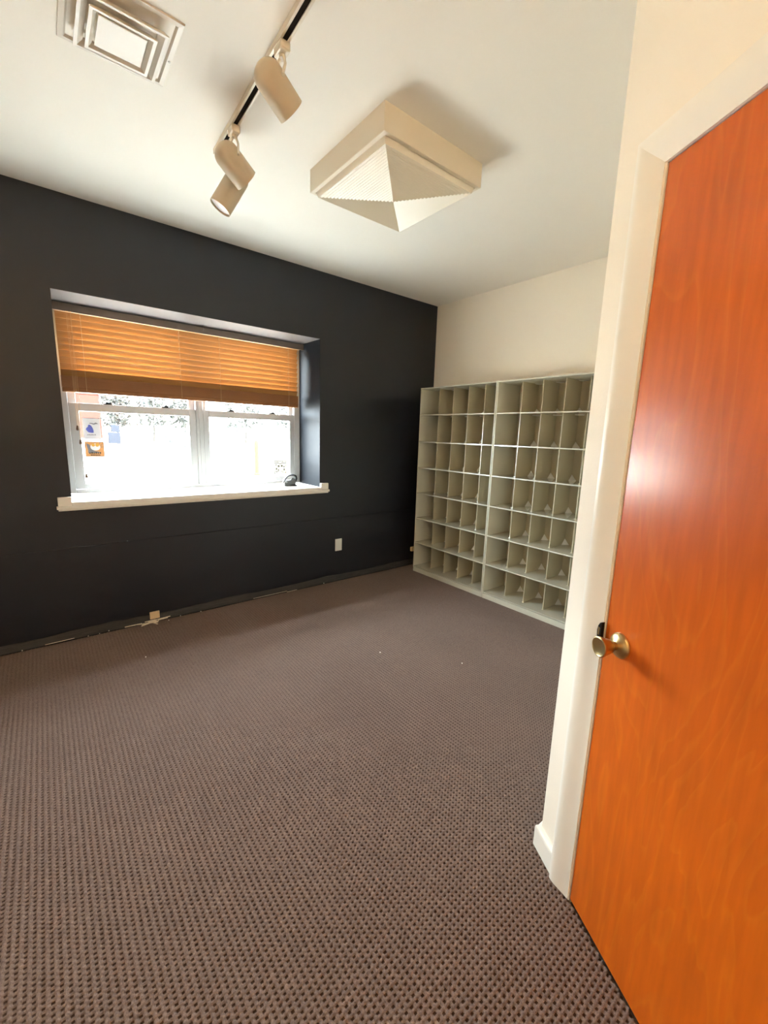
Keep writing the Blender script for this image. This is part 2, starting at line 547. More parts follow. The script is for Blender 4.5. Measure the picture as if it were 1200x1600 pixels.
# ------------------------------------------------------------------ carpet
def build_carpet():
    # looped lattice: ridges of pile around small pits, their shade painted dark on the bottom faces
    px_, py_ = 0.0185, 0.0145
    x0, x1, y0, y1 = -0.62, 3.33, -0.12, 3.318
    nx = int((x1 - x0) / px_); ny = int((y1 - y0) / py_)
    off = np.array([0.0, 0.29, 0.71])
    ux = (np.arange(nx)[:, None] + off[None, :]).reshape(-1); ux = np.append(ux, nx)
    uy = (np.arange(ny)[:, None] + off[None, :]).reshape(-1); uy = np.append(uy, ny)
    X, Y = np.meshgrid(x1 - (nx - ux) * px_, y1 - (ny - uy) * py_, indexing='ij')
    ii, jj = np.meshgrid(np.arange(nx * 3 + 1) % 3, np.arange(ny * 3 + 1) % 3, indexing='ij')
    Z = np.full(X.shape, -0.0006)
    Z[(ii > 0) & (jj > 0)] = -0.0062
    Z[(ii > 0) & (jj == 0)] = -0.0016
    Z[(ii == 0) & (jj > 0)] = -0.0002
    Z += rng.normal(0, 0.00030, Z.shape)
    Z = np.minimum(Z, 0.0)
    X = X + rng.normal(0, 0.00040, X.shape)
    Y = Y + rng.normal(0, 0.00032, Y.shape)
    # worn, slightly ragged edge along the dark wall
    Y[:, -1] += rng.uniform(-0.012, 0.002, Y.shape[0])
    Z[:, -1] -= 0.005
    A, B = X.shape
    co = np.stack([X, Y, Z], -1).reshape(-1, 3).astype(np.float32)
    k = (np.arange(A - 1)[:, None] * B + np.arange(B - 1)[None, :]).reshape(-1)
    quads = np.stack([k, k + B, k + B + 1, k + 1], -1).astype(np.int32)
    # nothing under the door wall and its return
    cx, cy = X[:-1, :-1].reshape(-1) - P.x, Y[:-1, :-1].reshape(-1) - P.y
    ls = -(cx * DV.x + cy * DV.y); lin_ = cx * DV.y - cy * DV.x
    keep = ~((lin_ > 0.0) & ((ls > 0.004) | (cy < -0.004)))
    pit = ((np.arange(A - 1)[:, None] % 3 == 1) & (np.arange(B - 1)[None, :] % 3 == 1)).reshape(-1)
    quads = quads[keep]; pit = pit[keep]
    me = bpy.data.meshes.new('carpet_pile')
    me.vertices.add(len(co)); me.vertices.foreach_set('co', co.ravel())
    me.loops.add(quads.size); me.loops.foreach_set('vertex_index', quads.ravel())
    me.polygons.add(len(quads))
    me.polygons.foreach_set('loop_start', np.arange(0, quads.size, 4, dtype=np.int32))
    me.polygons.foreach_set('loop_total', np.full(len(quads), 4, dtype=np.int32))
    me.polygons.foreach_set('use_smooth', np.ones(len(quads), dtype=bool))
    me.materials.append(M['carpet']); me.materials.append(M['pit_shade'])
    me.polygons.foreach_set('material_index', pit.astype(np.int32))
    me.update(calc_edges=True)
    o = link('carpet_pile', me)
    tag(o, 'brown woven loop carpet covering the whole floor', 'carpet', kind='stuff')
build_carpet()

# ------------------------------------------------------------------ window
win = empty('window_1', (WX0, YW, WZ0))
tag(win, kind='structure')
def wbox(name, lo, hi, m='vinyl', parent=win, bevel=0.002):
    off = Vector((WX0, YW, WZ0)) if parent is win else None
    o = box(name, [lo[k] - (WX0, YW, WZ0)[k] for k in range(3)], [hi[k] - (WX0, YW, WZ0)[k] for k in range(3)], m, parent, bevel)
    return o
FY0, FY1 = YW - 0.002, YW + 0.085
wbox('frame', (WX0, FY0, WZ0), (0.1655, FY1, WZ1))
wbox('frame', (1.8865, FY0, WZ0), (WX1, FY1, WZ1))
wbox('frame', (0.1655, FY0, WZ1 - 0.05), (1.8865, FY1, WZ1))
wbox('frame', (0.1655, FY0 - 0.006, WZ0 - 0.002), (1.8865, FY1, 0.951))
wbox('mullion', (1.0045, FY0 - 0.003, 0.951), (1.0595, FY1, WZ1 - 0.05))
wbox('mullion_bead', (1.028, FY0 - 0.008, 0.951), (1.036, FY0, WZ1 - 0.05), bevel=0.001)
def sash(x0, x1, gx0, gx1, gz0, gz1, z0, z1, y0, y1):
    s = empty('sash', (0, 0, 0), parent=win)
    wbox('stile', (x0, y0, z0), (gx0, y1, z1), parent=s)
    wbox('stile', (gx1, y0, z0), (x1, y1, z1), parent=s)
    wbox('rail', (gx0, y0, z0), (gx1, y1, gz0), parent=s)
    wbox('rail', (gx0, y0 - 0.004, gz1), (gx1, y1, z1), parent=s)
    ym = (y0 + y1) / 2
    wbox('pane', (gx0 - .003, ym - 0.002, gz0 - .003), (gx1 + .003, ym + 0.002, gz1 + .003), 'glass', s, 0)
    return s
for (x0, x1, g0, g1) in ((0.1668, 1.0032, 0.2235, 0.950), (1.0608, 1.8852, 1.1085, 1.840)):
    s = sash(x0, x1, g0, g1, 0.990, 1.508, 0.9535, 1.563, YW, YW + 0.034)
    for t in (0.28, 0.74):
        xx = x0 + (x1 - x0) * t
        bmx = bmesh.new()
        add_box(bmx, (xx - .03 - WX0, -0.002, 1.563 - WZ0), (xx + .03 - WX0, 0.022, 1.571 - WZ0), 0.002)
        add_box(bmx, (xx - .012 - WX0, -0.010, 1.571 - WZ0), (xx + .018 - WX0, 0.012, 1.579 - WZ0), 0.002)
        link('sash_lock', mesh(bmx, 'sash_lock'), 'post', s)
    sash(x0, x1, g0 - .01, g1 + .01, 1.545, 2.10, 1.525, 2.149, YW + 0.040, YW + 0.072)

# satin lining of the deep recess
lin = empty('trim_3', (WX0, D, WZ0))
tag(lin, kind='structure')
def lbox(name, lo, hi, m='recess_side'):
    return box(name, [lo[k] - (WX0, D, WZ0)[k] for k in range(3)], [hi[k] - (WX0, D, WZ0)[k] for k in range(3)], m, lin, 0)
lbox('side_lining', (WX1 - 0.0015, D + 0.0005, WZ0), (WX1 + 0.001, YW, WZ1))
lbox('side_lining', (WX0 - 0.001, D + 0.0005, WZ0), (WX0 + 0.0015, YW, WZ1))
lbox('soffit_lining', (WX0, D + 0.0005, WZ1 - 0.0015), (WX1, YW, WZ1 + 0.001), 'recess')

# sill board, horns and apron
sill = empty('trim_2', (WX0, D, WZ0))
tag(sill, kind='structure')
def sbox(name, lo, hi, bevel=0.003, seg=2):
    return box(name, [lo[k] - (WX0, D, WZ0)[k] for k in range(3)], [hi[k] - (WX0, D, WZ0)[k] for k in range(3)], 'sill', sill, bevel, seg)
sbox('sill_board', (WX0 + .0005, D - 0.034, WZ0 - 0.028), (WX1 - .0005, YW - 0.008, WZ0 - 0.002))
sbox('horn', (0.045, D - 0.024, 0.884), (WX0 - 0.001, D, 0.957))
sbox('horn', (WX1 + 0.001, D - 0.024, 0.884), (2.021, D, 0.957))
sbox('apron_bead', (0.037, D - 0.034, 0.879), (2.029, D - 0.0005, 0.899))
sbox('apron', (0.045, D - 0.022, 0.868), (2.021, D - 0.0005, 0.880), 0.002)

# ------------------------------------------------------------------ blind
bl = empty('window_blind', (1.03, 3.665, 2.19))
tag(bl, 'orange wooden slatted blind half lowered in the window recess', 'blind')
BO = Vector((1.03, 3.665, 2.19))
BX0, BX1 = 0.140, 1.884
def bbox(name, lo, hi, m, bevel=0.001, parent=bl):
    return box(name, [lo[k] - BO[k] for k in range(3)], [hi[k] - BO[k] for k in range(3)], m, parent, bevel)
bbox('valance', (0.128, 3.632, 2.142), (1.938, 3.644, 2.192), 'taupe', 0.002)
bbox('head_rail', (0.134, 3.650, 2.150), (1.925, 3.695, 2.194), 'slat', 0.002)
# one curved slat, then copies
SLW, SLT = 0.050, 0.0030
def slat_mesh():
    bm = bmesh.new()
    n = 4
    top = []; bot = []
    for k in range(n + 1):
        v = -SLW / 2 + SLW * k / n
        c = 0.0015 * (1 - (2 * v / SLW) ** 2)
        top.append((v, c + SLT / 2)); bot.append((v, c - SLT / 2))
    loop = top + bot[::-1]
    a = [bm.verts.new((BX0 - BO.x, y, z)) for y, z in loop]
    b = [bm.verts.new((BX1 - BO.x, y, z)) for y, z in loop]
    bm.faces.new(a); bm.faces.new(b)
    for k in range(len(loop)):
        j = (k + 1) % len(loop)
        bm.faces.new((a[k], a[j], b[j], b[k]))
    return mesh(bm, 'slat')
SM = slat_mesh(); SMR = slat_mesh()
TILT = math.radians(-63)
zs = [2.118 - 0.0405 * k for k in range(10)]
for z in zs:
    link('slat', SM, 'slat', bl, (0, 0, z - BO.z), (TILT, 0, 0))
for k in range(23):
    link('slat', SMR, 'rail', bl, (random.uniform(-.001, .001), random.uniform(-.001, .001), 1.6595 + 0.0033 * k - BO.z), (0, 0, 0))  # stacked slats: same wood, darkened to stand for shade
bbox('bottom_rail', (BX0, 3.640, 1.630), (BX1, 3.690, 1.658), 'rail', 0.003)
for x in (0.275, 0.885, 1.185, 1.79):
    bm = bmesh.new()
    for yy in (-0.0275, 0.0275):
        add_tube(bm, [(x - BO.x, yy, 2.15 - BO.z), (x - BO.x, yy, 1.64 - BO.z)], 0.0010, 5)
    for z in zs:
        add_tube(bm, [(x - BO.x, -0.0275, z - BO.z + 0.020), (x - BO.x, 0.0275, z - BO.z - 0.020)], 0.0009, 4)
    link('ladder_string', mesh(bm, 'ladder_string'), 'ladder', bl)
for x, xb, zb, r in ((0.200, 0.202, 1.405, 0.0013), (0.208, 0.208, 1.40, 0.001), (0.222, 0.211, 1.310, 0.0013), (0.224, 0.226, 1.075, 0.001)):
    bm = bmesh.new()
    add_tube(bm, [(x - BO.x, -0.038, 2.145 - BO.z), ((x + xb) / 2 - BO.x, -0.0385, 1.75 - BO.z), (xb - BO.x, -0.038, zb - BO.z)], r, 5)
    c = link('pull_cord', mesh(bm, 'pull_cord'), 'cord', bl)
    if r > 0.0012 or zb < 1.2:
        bm = bmesh.new()
        add_lathe(bm, [(0.003, 0.0), (0.006, -0.006), (0.009, -0.022), (0.0085, -0.030), (0.005, -0.034)], Matrix.Translation((xb - BO.x, -0.038, zb - BO.z + 0.002)), 12)
        link('tassel', shade_auto(mesh(bm, 'tassel')), 'tassel', c)
bm = bmesh.new()
add_tube(bm, [(1.061, 3.622, 2.200), (1.061, 3.622, 2.186), (1.061, 3.612, 2.176), (1.061, 3.618, 2.166), (1.061, 3.628, 2.166)], 0.0028, 8)
hk = link('cup_hook', mesh(bm, 'cup_hook'), 'steel')
tag(hk, 'small metal hook screwed into the window recess above the blind', 'hook')

# ------------------------------------------------------------------ things on the window and the sill
def flat(name, polys, m, parent, y, th=0.0006):
    for poly in polys:
        bm = bmesh.new()
        lo = [bm.verts.new((x, y, z)) for x, z in poly]
        hi = [bm.verts.new((x, y - th, z)) for x, z in poly]
        n = len(poly)
        bm.faces.new(lo); bm.faces.new(hi)
        for k in range(n):
            bm.faces.new((lo[k], lo[(k + 1) % n], hi[(k + 1) % n], hi[k]))
        link(name, mesh(bm, name), m, parent)
def rect(x0, z0, x1, z1): return [(x0, z0), (x1, z0), (x1, z1), (x0, z1)]
def disc(cx, cz, r, n=14, a=1.0): return [(cx + r * math.cos(2 * math.pi * k / n), cz + a * r * math.sin(2 * math.pi * k / n)) for k in range(n)]
GY = YW + 0.0145
s1 = empty('window_sticker', (0.2405, GY, 1.312))
tag(s1, 'white sticker with a blue state map on the window glass', 'sticker')
flat('card', [rect(0, 0, 0.103, 0.150)], 'st_white', s1, 0)
flat('border_line', [rect(0, 0.147, 0.103, 0.150), rect(0, 0, 0.103, 0.003)], 'st_grey', s1, -0.0007)
flat('mitten_map', [[(0.020, 0.060), (0.030, 0.048), (0.050, 0.045), (0.060, 0.047), (0.060, 0.064), (0.056, 0.080), (0.048, 0.096), (0.038, 0.104), (0.030, 0.100), (0.028, 0.088), (0.018, 0.078), (0.014, 0.070)]], 'st_blue', s1, -0.0007)
flat('peninsula_map', [[(0.036, 0.112), (0.050, 0.109), (0.064, 0.104), (0.076, 0.108), (0.092, 0.110), (0.084, 0.116), (0.076, 0.119), (0.066, 0.112), (0.052, 0.115), (0.042, 0.116)]], 'st_grey', s1, -0.0007)
flat('lettering', [rect(0.020 + 0.009 * k, 0.028, 0.026 + 0.009 * k, 0.033 + 0.002 * (k % 2)) for k in range(6)], 'st_grey', s1, -0.0007)
s2 = empty('window_sticker', (0.2385, GY, 1.184))
tag(s2, 'orange sticker with dark lettering below the map sticker', 'sticker')
flat('card', [rect(0, 0, 0.1185, 0.112)], 'st_orange', s2, 0)
flat('border_line', [rect(0, 0, 0.1185, 0.004), rect(0, 0.108, 0.1185, 0.112), rect(0, 0.004, 0.004, 0.108), rect(0.1145, 0.004, 0.1185, 0.108)], 'st_grey', s2, -0.0007)
flat('grey_shape', [[(0.010, 0.098), (0.030, 0.090), (0.036, 0.060), (0.060, 0.042), (0.086, 0.038), (0.084, 0.030), (0.018, 0.030), (0.020, 0.050)]], 'st_grey', s2, -0.0007)
flat('pale_disc', [disc(0.064, 0.072, 0.030, 18, 0.85)], 'st_white', s2, -0.0014)
flat('amber_spot', [disc(0.052, 0.086, 0.011), disc(0.076, 0.086, 0.012)], 'st_yellow', s2, -0.0021)
flat('ray', [[(0.090, 0.094), (0.098, 0.106), (0.094, 0.107), (0.087, 0.096)], [(0.096, 0.082), (0.108, 0.088), (0.107, 0.091), (0.095, 0.085)], [(0.096, 0.070), (0.108, 0.070), (0.108, 0.074), (0.096, 0.074)]], 'st_grey', s2, -0.0007)
flat('lettering', [rect(0.024 + 0.0125 * k, 0.024, 0.033 + 0.0125 * k, 0.032 + 0.003 * (k % 2)) for k in range(6)] + [rect(0.032 + 0.010 * k, 0.010, 0.040 + 0.010 * k, 0.017) for k in range(6)], 'black', s2, -0.0014)
s3 = empty('window_sticker', (1.6815, GY, 1.014))
tag(s3, 'square outlined decal in the lower corner of the window glass', 'sticker')
flat('card', [rect(0, 0, 0.128, 0.127)], 'decal', s3, 0)
flat('border_line', [rect(0, 0, 0.128, 0.008), rect(0, 0.119, 0.128, 0.127), rect(0, 0.008, 0.008, 0.119), rect(0.120, 0.008, 0.128, 0.119)], 'st_olive', s3, -0.0007)
flat('inner_line', [rect(0.008, 0.098, 0.050, 0.103), [(0.050, 0.103), (0.064, 0.094), (0.078, 0.103), (0.078, 0.097), (0.064, 0.088), (0.050, 0.097)], rect(0.078, 0.098, 0.120, 0.103), rect(0.014, 0.022, 0.050, 0.027), rect(0.070, 0.022, 0.112, 0.027)], 'st_olive', s3, -0.0007)
flat('mark', [disc(0.048, 0.072, 0.010), disc(0.080, 0.074, 0.010), disc(0.026, 0.047, 0.009), disc(0.104, 0.040, 0.009), disc(0.102, 0.066, 0.007), disc(0.046, 0.036, 0.007), disc(0.022, 0.084, 0.006), disc(0.034, 0.111, 0.004), disc(0.086, 0.111, 0.004), disc(0.03, 0.0145, 0.004), disc(0.09, 0.0145, 0.004)], 'st_olive', s3, -0.0007)

hp = empty('hole_punch', (1.735, 3.525, WZ0 - 0.002), (0, 0, math.radians(-14)))
tag(hp, 'black and steel desk hole punch standing on the window sill', 'hole punch')
bm = bmesh.new(); add_box(bm, (-0.055, -0.030, 0.0), (0.060, 0.030, 0.010), 0.003, 2)
link('base', mesh(bm, 'base'), 'punch_steel_dark', hp)
bm = bmesh.new(); add_box(bm, (-0.006, -0.040, 0.0), (0.052, -0.0305, 0.009), 0.002)
link('paper_guide', mesh(bm, 'paper_guide'), 'punch_black', hp)
for yy in (-0.024, 0.020):
    bm = bmesh.new()
    vv = [(-0.048, 0.010), (0.046, 0.010), (0.050, 0.062), (0.030, 0.072), (0.016, 0.052), (-0.016, 0.050), (-0.040, 0.028)]
    a = [bm.verts.new((x, yy, z)) for x, z in vv]; b = [bm.verts.new((x, yy + 0.003, z)) for x, z in vv]
    bm.faces.new(a); bm.faces.new(b)
    for k in range(len(vv)):
        j = (k + 1) % len(vv); bm.faces.new((a[k], a[j], b[j], b[k]))
    link('bracket', mesh(bm, 'bracket'), 'punch_steel_dark', hp)
for xx in (-0.020, 0.034):
    bm = bmesh.new(); add_tube(bm, [(xx, 0, 0.008), (xx, 0, 0.050)], 0.007, 12)
    link('punch_pin', mesh(bm, 'punch_pin'), 'punch_steel_dark', hp)
bm = bmesh.new()
hpth = [(0.050, 0.040), (0.058, 0.070), (0.052, 0.092), (0.034, 0.100), (0.004, 0.100), (-0.020, 0.090), (-0.044, 0.066), (-0.064, 0.030)]
th = [0.012, 0.014, 0.015, 0.014, 0.012, 0.010, 0.008, 0.006]
rings = []
for i, (x, z) in enumerate(hpth):
    a = Vector(hpth[max(0, i - 1)]); b = Vector(hpth[min(len(hpth) - 1, i + 1)])
    t = (b - a).normalized(); nn = Vector((-t.y, t.x))
    o = Vector((x, z)) + nn * th[i] * .5; q = Vector((x, z)) - nn * th[i] * .5
    rings.append([bm.verts.new((o.x, -0.021, o.y)), bm.verts.new((o.x, 0.021, o.y)), bm.verts.new((q.x, 0.021, q.y)), bm.verts.new((q.x, -0.021, q.y))])
for a, b in zip(rings[:-1], rings[1:]):
    for k in range(4):
        bm.faces.new((a[k], a[(k + 1) % 4], b[(k + 1) % 4], b[k]))
bm.faces.new(rings[0]); bm.faces.new(rings[-1])
link('handle', shade_auto(mesh(bm, 'handle'), 50), 'punch_black', hp)

# ------------------------------------------------------------------ plates on the dark wall
wp = empty('wall_plate', (2.146, D - 0.006, 0.353))
tag(wp, 'white blank cover plate on the dark wall', 'wall plate')
bm = bmesh.new(); add_box(bm, (-0.037, -0.007, -0.059), (0.037, 0.0, 0.059), 0.003, 2)
link('plate', mesh(bm, 'plate'), 'plate', wp)
for z in (-0.042, 0.042):
    bm = bmesh.new(); add_lathe(bm, [(0.0035, 0.0), (0.003, 0.0012)], Matrix.Translation((0, -0.007, z)) @ Matrix.Rotation(math.radians(90), 4, 'X'), 12)
    link('screw', mesh(bm, 'screw'), 'plate', wp)
cp = box('cable_block', (3.088, D - 0.036, 0.148), (3.150, D - 0.006, 0.196), 'block', None, 0.004, 2)
tag(cp, 'small tan block on the dark wall, half hidden by the sorter', 'block')

# ------------------------------------------------------------------ pigeonhole sorters
SXF = 2.9572
SZ = [0.055, 0.312, 0.571, 0.832, 1.093, 1.350, 1.611]
STOP = 1.870
DEPTH = 0.308
REC = 0.080
ET = 0.0095
def clip_mesh():
    bm = bmesh.new()
    c, u, L, R = [bm.verts.new(v) for v in ((0, 0, 0), (0, 0, 0.046), (-0.046, 0, 0), (0, -0.040, 0))]
    for f in ((c, u, L), (c, R, u), (c, L, R), (u, R, L)): bm.faces.new(f)
    return mesh(bm, 'corner_clip')
def plate_mesh():
    bm = bmesh.new()
    pts = [(0, 0), (-0.055, 0), (0, -0.048)]
    lo = [bm.verts.new((x, y, -0.004)) for x, y in pts]; hi = [bm.verts.new((x, y, 0)) for x, y in pts]
    bm.faces.new(lo); bm.faces.new(hi)
    for k in range(3): bm.faces.new((lo[k], lo[(k + 1) % 3], hi[(k + 1) % 3], hi[k]))
    return mesh(bm, 'corner_plate')
def divider_mesh(h):
    bm = bmesh.new()
    add_box(bm, (REC, -0.0035, 0), (DEPTH - 0.004, 0.0035, h), 0.001)
    add_box(bm, (REC - 0.006, -0.009, 0), (REC + 0.016, 0.009, 0.004))
    return mesh(bm, 'divider')
CLIP, CPLATE = clip_mesh(), plate_mesh()
def sorter(y_far, y_near, pitch, label):
    w = y_far - y_near
    r = empty('mail_sorter', (SXF, y_far, 0))
    tag(r, label, 'mail sorter', 'pigeonhole sorters along the white wall')
    def sb(name, lo, hi, m='sorter', bevel=0.0015):
        return box(name, lo, hi, m, r, bevel)
    sb('side_panel', (0, -ET, 0.045), (DEPTH, -0.0005, STOP), 'sorter_frame')
    sb('side_panel', (0, -w + 0.0005, 0.045), (DEPTH, -w + ET, STOP), 'sorter_frame')
    sb('top_panel', (0.0008, -w + ET, STOP - 0.010), (DEPTH, -ET, STOP), 'sorter_frame')
    sb('back_panel', (DEPTH - 0.004, -w + ET, 0.05), (DEPTH, -ET, STOP - 0.010))
    sb('plinth', (0.003, -w + 0.0005, 0.0), (DEPTH, -0.0005, 0.044), 'sorter_frame')
    sm = None
    for k, z in enumerate(SZ):
        if sm is None:
            bm = bmesh.new()
            add_box(bm, (0.0008, -w + ET, -0.0052), (DEPTH - 0.004, -ET, 0.0052), 0.0015)
            sm = mesh(bm, 'shelf')
        o = link('shelf', sm, 'sorter_edge', r, (0, 0, z))
    for k, z in enumerate(SZ):
        zt = (SZ[k + 1] - 0.0052) if k + 1 < len(SZ) else STOP - 0.010
        zb = z + 0.0052
        dmh = divider_mesh(zt - zb - 0.0004)
        for c in range(1, 5):
            yy = -c * pitch
            link('divider', dmh, 'sorter', r, (0, yy, zb + 0.0002))
            link('corner_clip', CLIP, 'clip', r, (DEPTH - 0.0045, yy - 0.0038, zb + 0.0003))
            link('corner_plate', CPLATE, 'clip', r, (DEPTH - 0.0045, yy - 0.0038, zt - 0.0003))
    return r
sorter(3.141, 2.2325, 0.1822, 'putty metal pigeonhole sorter standing nearest the dark wall')
sorter(2.2275, 1.3185, 0.1822, 'putty metal pigeonhole sorter running behind the free corner of the door wall')

# ------------------------------------------------------------------ ceiling light box
cl = empty('ceiling_light', (1.20, 1.56, HC))
tag(cl, 'square cream ceiling light with ribbed pyramid lens', 'ceiling light')
FS = 0.614; FH = 0.106
bm = bmesh.new()
def ringq(bm, a0, z0, a1, z1, cx, cy):
    A = [(cx - a0, cy - a0, z0), (cx + a0, cy - a0, z0), (cx + a0, cy + a0, z0), (cx - a0, cy + a0, z0)]
    B = [(cx - a1, cy - a1, z1), (cx + a1, cy - a1, z1), (cx + a1, cy + a1, z1), (cx - a1, cy + a1, z1)]
    for k in range(4):
        j = (k + 1) % 4
        bm.faces.new([bm.verts.new(v) for v in (A[k], A[j], B[j], B[k])])
hc = FS / 2
ringq(bm, hc, 0, hc, -FH, hc, hc)
ringq(bm, hc, -FH, hc - 0.002, -FH - 0.0015, hc, hc)
ringq(bm, hc - 0.002, -FH - 0.0015, hc - 0.020, -FH - 0.0015, hc, hc)
ringq(bm, hc - 0.020, -FH - 0.0015, hc - 0.021, -FH + 0.010, hc, hc)
bmesh.ops.remove_doubles(bm, verts=bm.verts, dist=1e-5)
link('housing', mesh(bm, 'housing'), 'fixture', cl)
bm = bmesh.new()
a0 = hc - 0.021
ringq(bm, a0, -FH + 0.008, a0 - 0.010, -FH - 0.024, hc, hc)
NT = 21
aS = a0 - 0.010
pz = aS / NT
for k in range(NT):
    r0 = aS - pz * k; rm = aS - pz * (k + 0.5); r1 = aS - pz * (k + 1)
    zb0 = -FH - 0.024 - 0.030 * k / NT; zb1 = -FH - 0.024 - 0.030 * (k + 1) / NT
    zm = (zb0 + zb1) / 2 + 0.0047
    ringq(bm, r0, zb0, rm, zm, hc, hc)
    ringq(bm, rm, zm, max(r1, 0.0001), zb1, hc, hc)
bmesh.ops.remove_doubles(bm, verts=bm.verts, dist=1e-5)
link('ribbed_lens', mesh(bm, 'ribbed_lens'), 'lens', cl)

# ------------------------------------------------------------------ air vent
av = empty('ceiling_vent', (0.331, 1.918, HC))
tag(av, 'square stepped air diffuser in the cream ceiling', 'vent')
bm = bmesh.new()
ringq(bm, 0.167, 0.0, 0.166, -0.005, 0, 0)
ringq(bm, 0.166, -0.005, 0.150, -0.007, 0, 0)
ringq(bm, 0.150, -0.007, 0.126, 0.020, 0, 0)
bmesh.ops.remove_doubles(bm, verts=bm.verts, dist=1e-5)
link('flange', mesh(bm, 'flange'), 'vent', av)
def band(name, a_out, a_in, z_lip, z_in):
    bm = bmesh.new()
    ringq(bm, a_out - 0.012, z_lip + 0.018, a_out, z_lip + 0.003, 0, 0)
    ringq(bm, a_out, z_lip + 0.003, a_out, z_lip, 0, 0)
    ringq(bm, a_out, z_lip, a_out - 0.010, z_lip + 0.0005, 0, 0)
    ringq(bm, a_out - 0.010, z_lip + 0.0005, a_in, z_in, 0, 0)
    ringq(bm, a_in, z_in, a_in - 0.001, z_in + 0.006, 0, 0)
    bmesh.ops.remove_doubles(bm, verts=bm.verts, dist=1e-5)
    link(name, mesh(bm, name), 'vent', av)
band('louver', 0.1255, 0.098, -0.035, -0.020)
band('louver', 0.0955, 0.075, -0.044, -0.032)
bm = bmesh.new()
add_box(bm, (-0.070, -0.070, -0.040), (0.070, 0.070, -0.036), 0.001)
link('center_plate', mesh(bm, 'center_plate'), 'vent', av)
bm = bmesh.new()
add_box(bm, (-0.128, -0.128, 0.019), (0.128, 0.128, 0.021))
link('duct_back', mesh(bm, 'duct_back'), 'slot', av)
for sx in (1,):
    bm = bmesh.new(); add_lathe(bm, [(0.005, 0), (0.004, -0.0025), (0.001, -0.003)], Matrix.Translation((0.158, 0.02, -0.006)), 10)
    link('screw', mesh(bm, 'screw'), 'steel', av)

# ------------------------------------------------------------------ track with three lamp heads
TA = Vector((0.748, 1.00, HC)); TB = Vector((0.786, 2.330, HC))
tr = empty('light_track', TA, (0, 0, math.atan2(TB.y - TA.y, TB.x - TA.x)))
tag(tr, 'cream lighting track with a dark slot on the ceiling', 'light track')
LT = (TB - TA).length
bm = bmesh.new()
for sgn in (-1, 1):
    lo, hi = sorted((sgn * 0.0085, sgn * 0.018))
    add_box(bm, (0, lo, -0.022), (LT, hi, 0), 0.001)
add_box(bm, (0, -0.0085, -0.008), (LT, 0.0085, -0.001))
link('channel', mesh(bm, 'channel'), 'track', tr)
bm = bmesh.new()
add_box(bm, (0.001, -0.0084, -0.0195), (LT - 0.001, 0.0084, -0.0085))
link('slot', mesh(bm, 'slot'), 'slot', tr)
bm = bmesh.new(); add_box(bm, (LT, -0.019, -0.024), (LT + 0.012, 0.019, 0), 0.002)
link('end_cap', mesh(bm, 'end_cap'), 'track', tr)

def lamp_head(ty, end, back, rad, label):
    t = (ty - TA.y) / (TB.y - TA.y)
    base = TA.lerp(TB, t)
    r = empty('track_lamp', base)
    tag(r, label, 'track lamp', 'lamp heads on the ceiling track')
    r.rotation_euler = (0, 0, 0)
    bm = bmesh.new()
    add_box(bm, (-0.019, -0.030, -0.052), (0.019, 0.030, -0.022), 0.006, 2)
    link('adapter', mesh(bm, 'adapter'), 'track', r)
    E_ = Vector(end) - base; B_ = Vector(back) - base
    ax = (E_ - B_).normalized()
    L = (E_ - B_).length
    mid = B_.lerp(E_, 0.42)
    up = Vector((0, 0, -0.052))
    side = ax.cross(Vector((0, 0, 1))).normalized()
    # stem and a fork holding the head at both sides
    bm = bmesh.new()
    piv = mid
    arm = rad + 0.006
    add_tube(bm, [up + Vector((0, 0, 0.004)), up + Vector((0, 0, -0.010))], 0.010, 12)
    for sg in (-1, 1):
        a = up + side * sg * 0.008 + Vector((0, 0, -0.004))
        b = piv + side * sg * arm
        m_ = a.lerp(b, 0.5) + side * sg * 0.012
        add_tube(bm, [a, m_, b], [0.0055, 0.005, 0.0055], 8)
    link('fork', shade_auto(mesh(bm, 'fork')), 'track', r)
    x, y, z = frame_of(B_, E_)
    mt = Matrix(((x.x, y.x, z.x, B_.x), (x.y, y.y, z.y, B_.y), (x.z, y.z, z.z, B_.z), (0, 0, 0, 1)))
    prof = []
    for k in range(9):
        a = math.pi / 2 * k / 8
        prof.append((max(0.0015, rad * math.sin(a)), 0.85 * rad * (1 - math.cos(a))))
    prof += [(rad, L * 0.6), (rad, L), (rad - 0.003, L), (rad - 0.004, L - 0.03)]
    bm = bmesh.new()
    add_lathe(bm, prof, mt, 40, cap0=True, cap1=False)
    link('shade', shade_auto(mesh(bm, 'shade'), 45), 'head', r)
    bm = bmesh.new()
    add_lathe(bm, [(rad - 0.0045, L - 0.030), (rad - 0.0048, L - 0.008), (rad * 0.6, L - 0.003), (0.002, L - 0.001)], mt, 32, cap0=True)
    link('bulb_face', shade_auto(mesh(bm, 'bulb_face')), 'bulb', r)
    return r
lamp_head(1.582, (0.7942, 1.5755, 2.5235), (0.6666, 1.5522, 2.6026), 0.0500, 'cream track lamp hanging alone nearest the air vent')
lamp_head(2.094, (0.8324, 2.0991, 2.5252), (0.7014, 2.0700, 2.6097), 0.0545, 'cream track lamp hanging in front of the one turned to the window')
lamp_head(2.262, (0.7600, 2.2494, 2.4440), (0.8580, 2.2122, 2.6200), 0.0505, 'cream track lamp at the track end, turned to the window with its bulb showing')

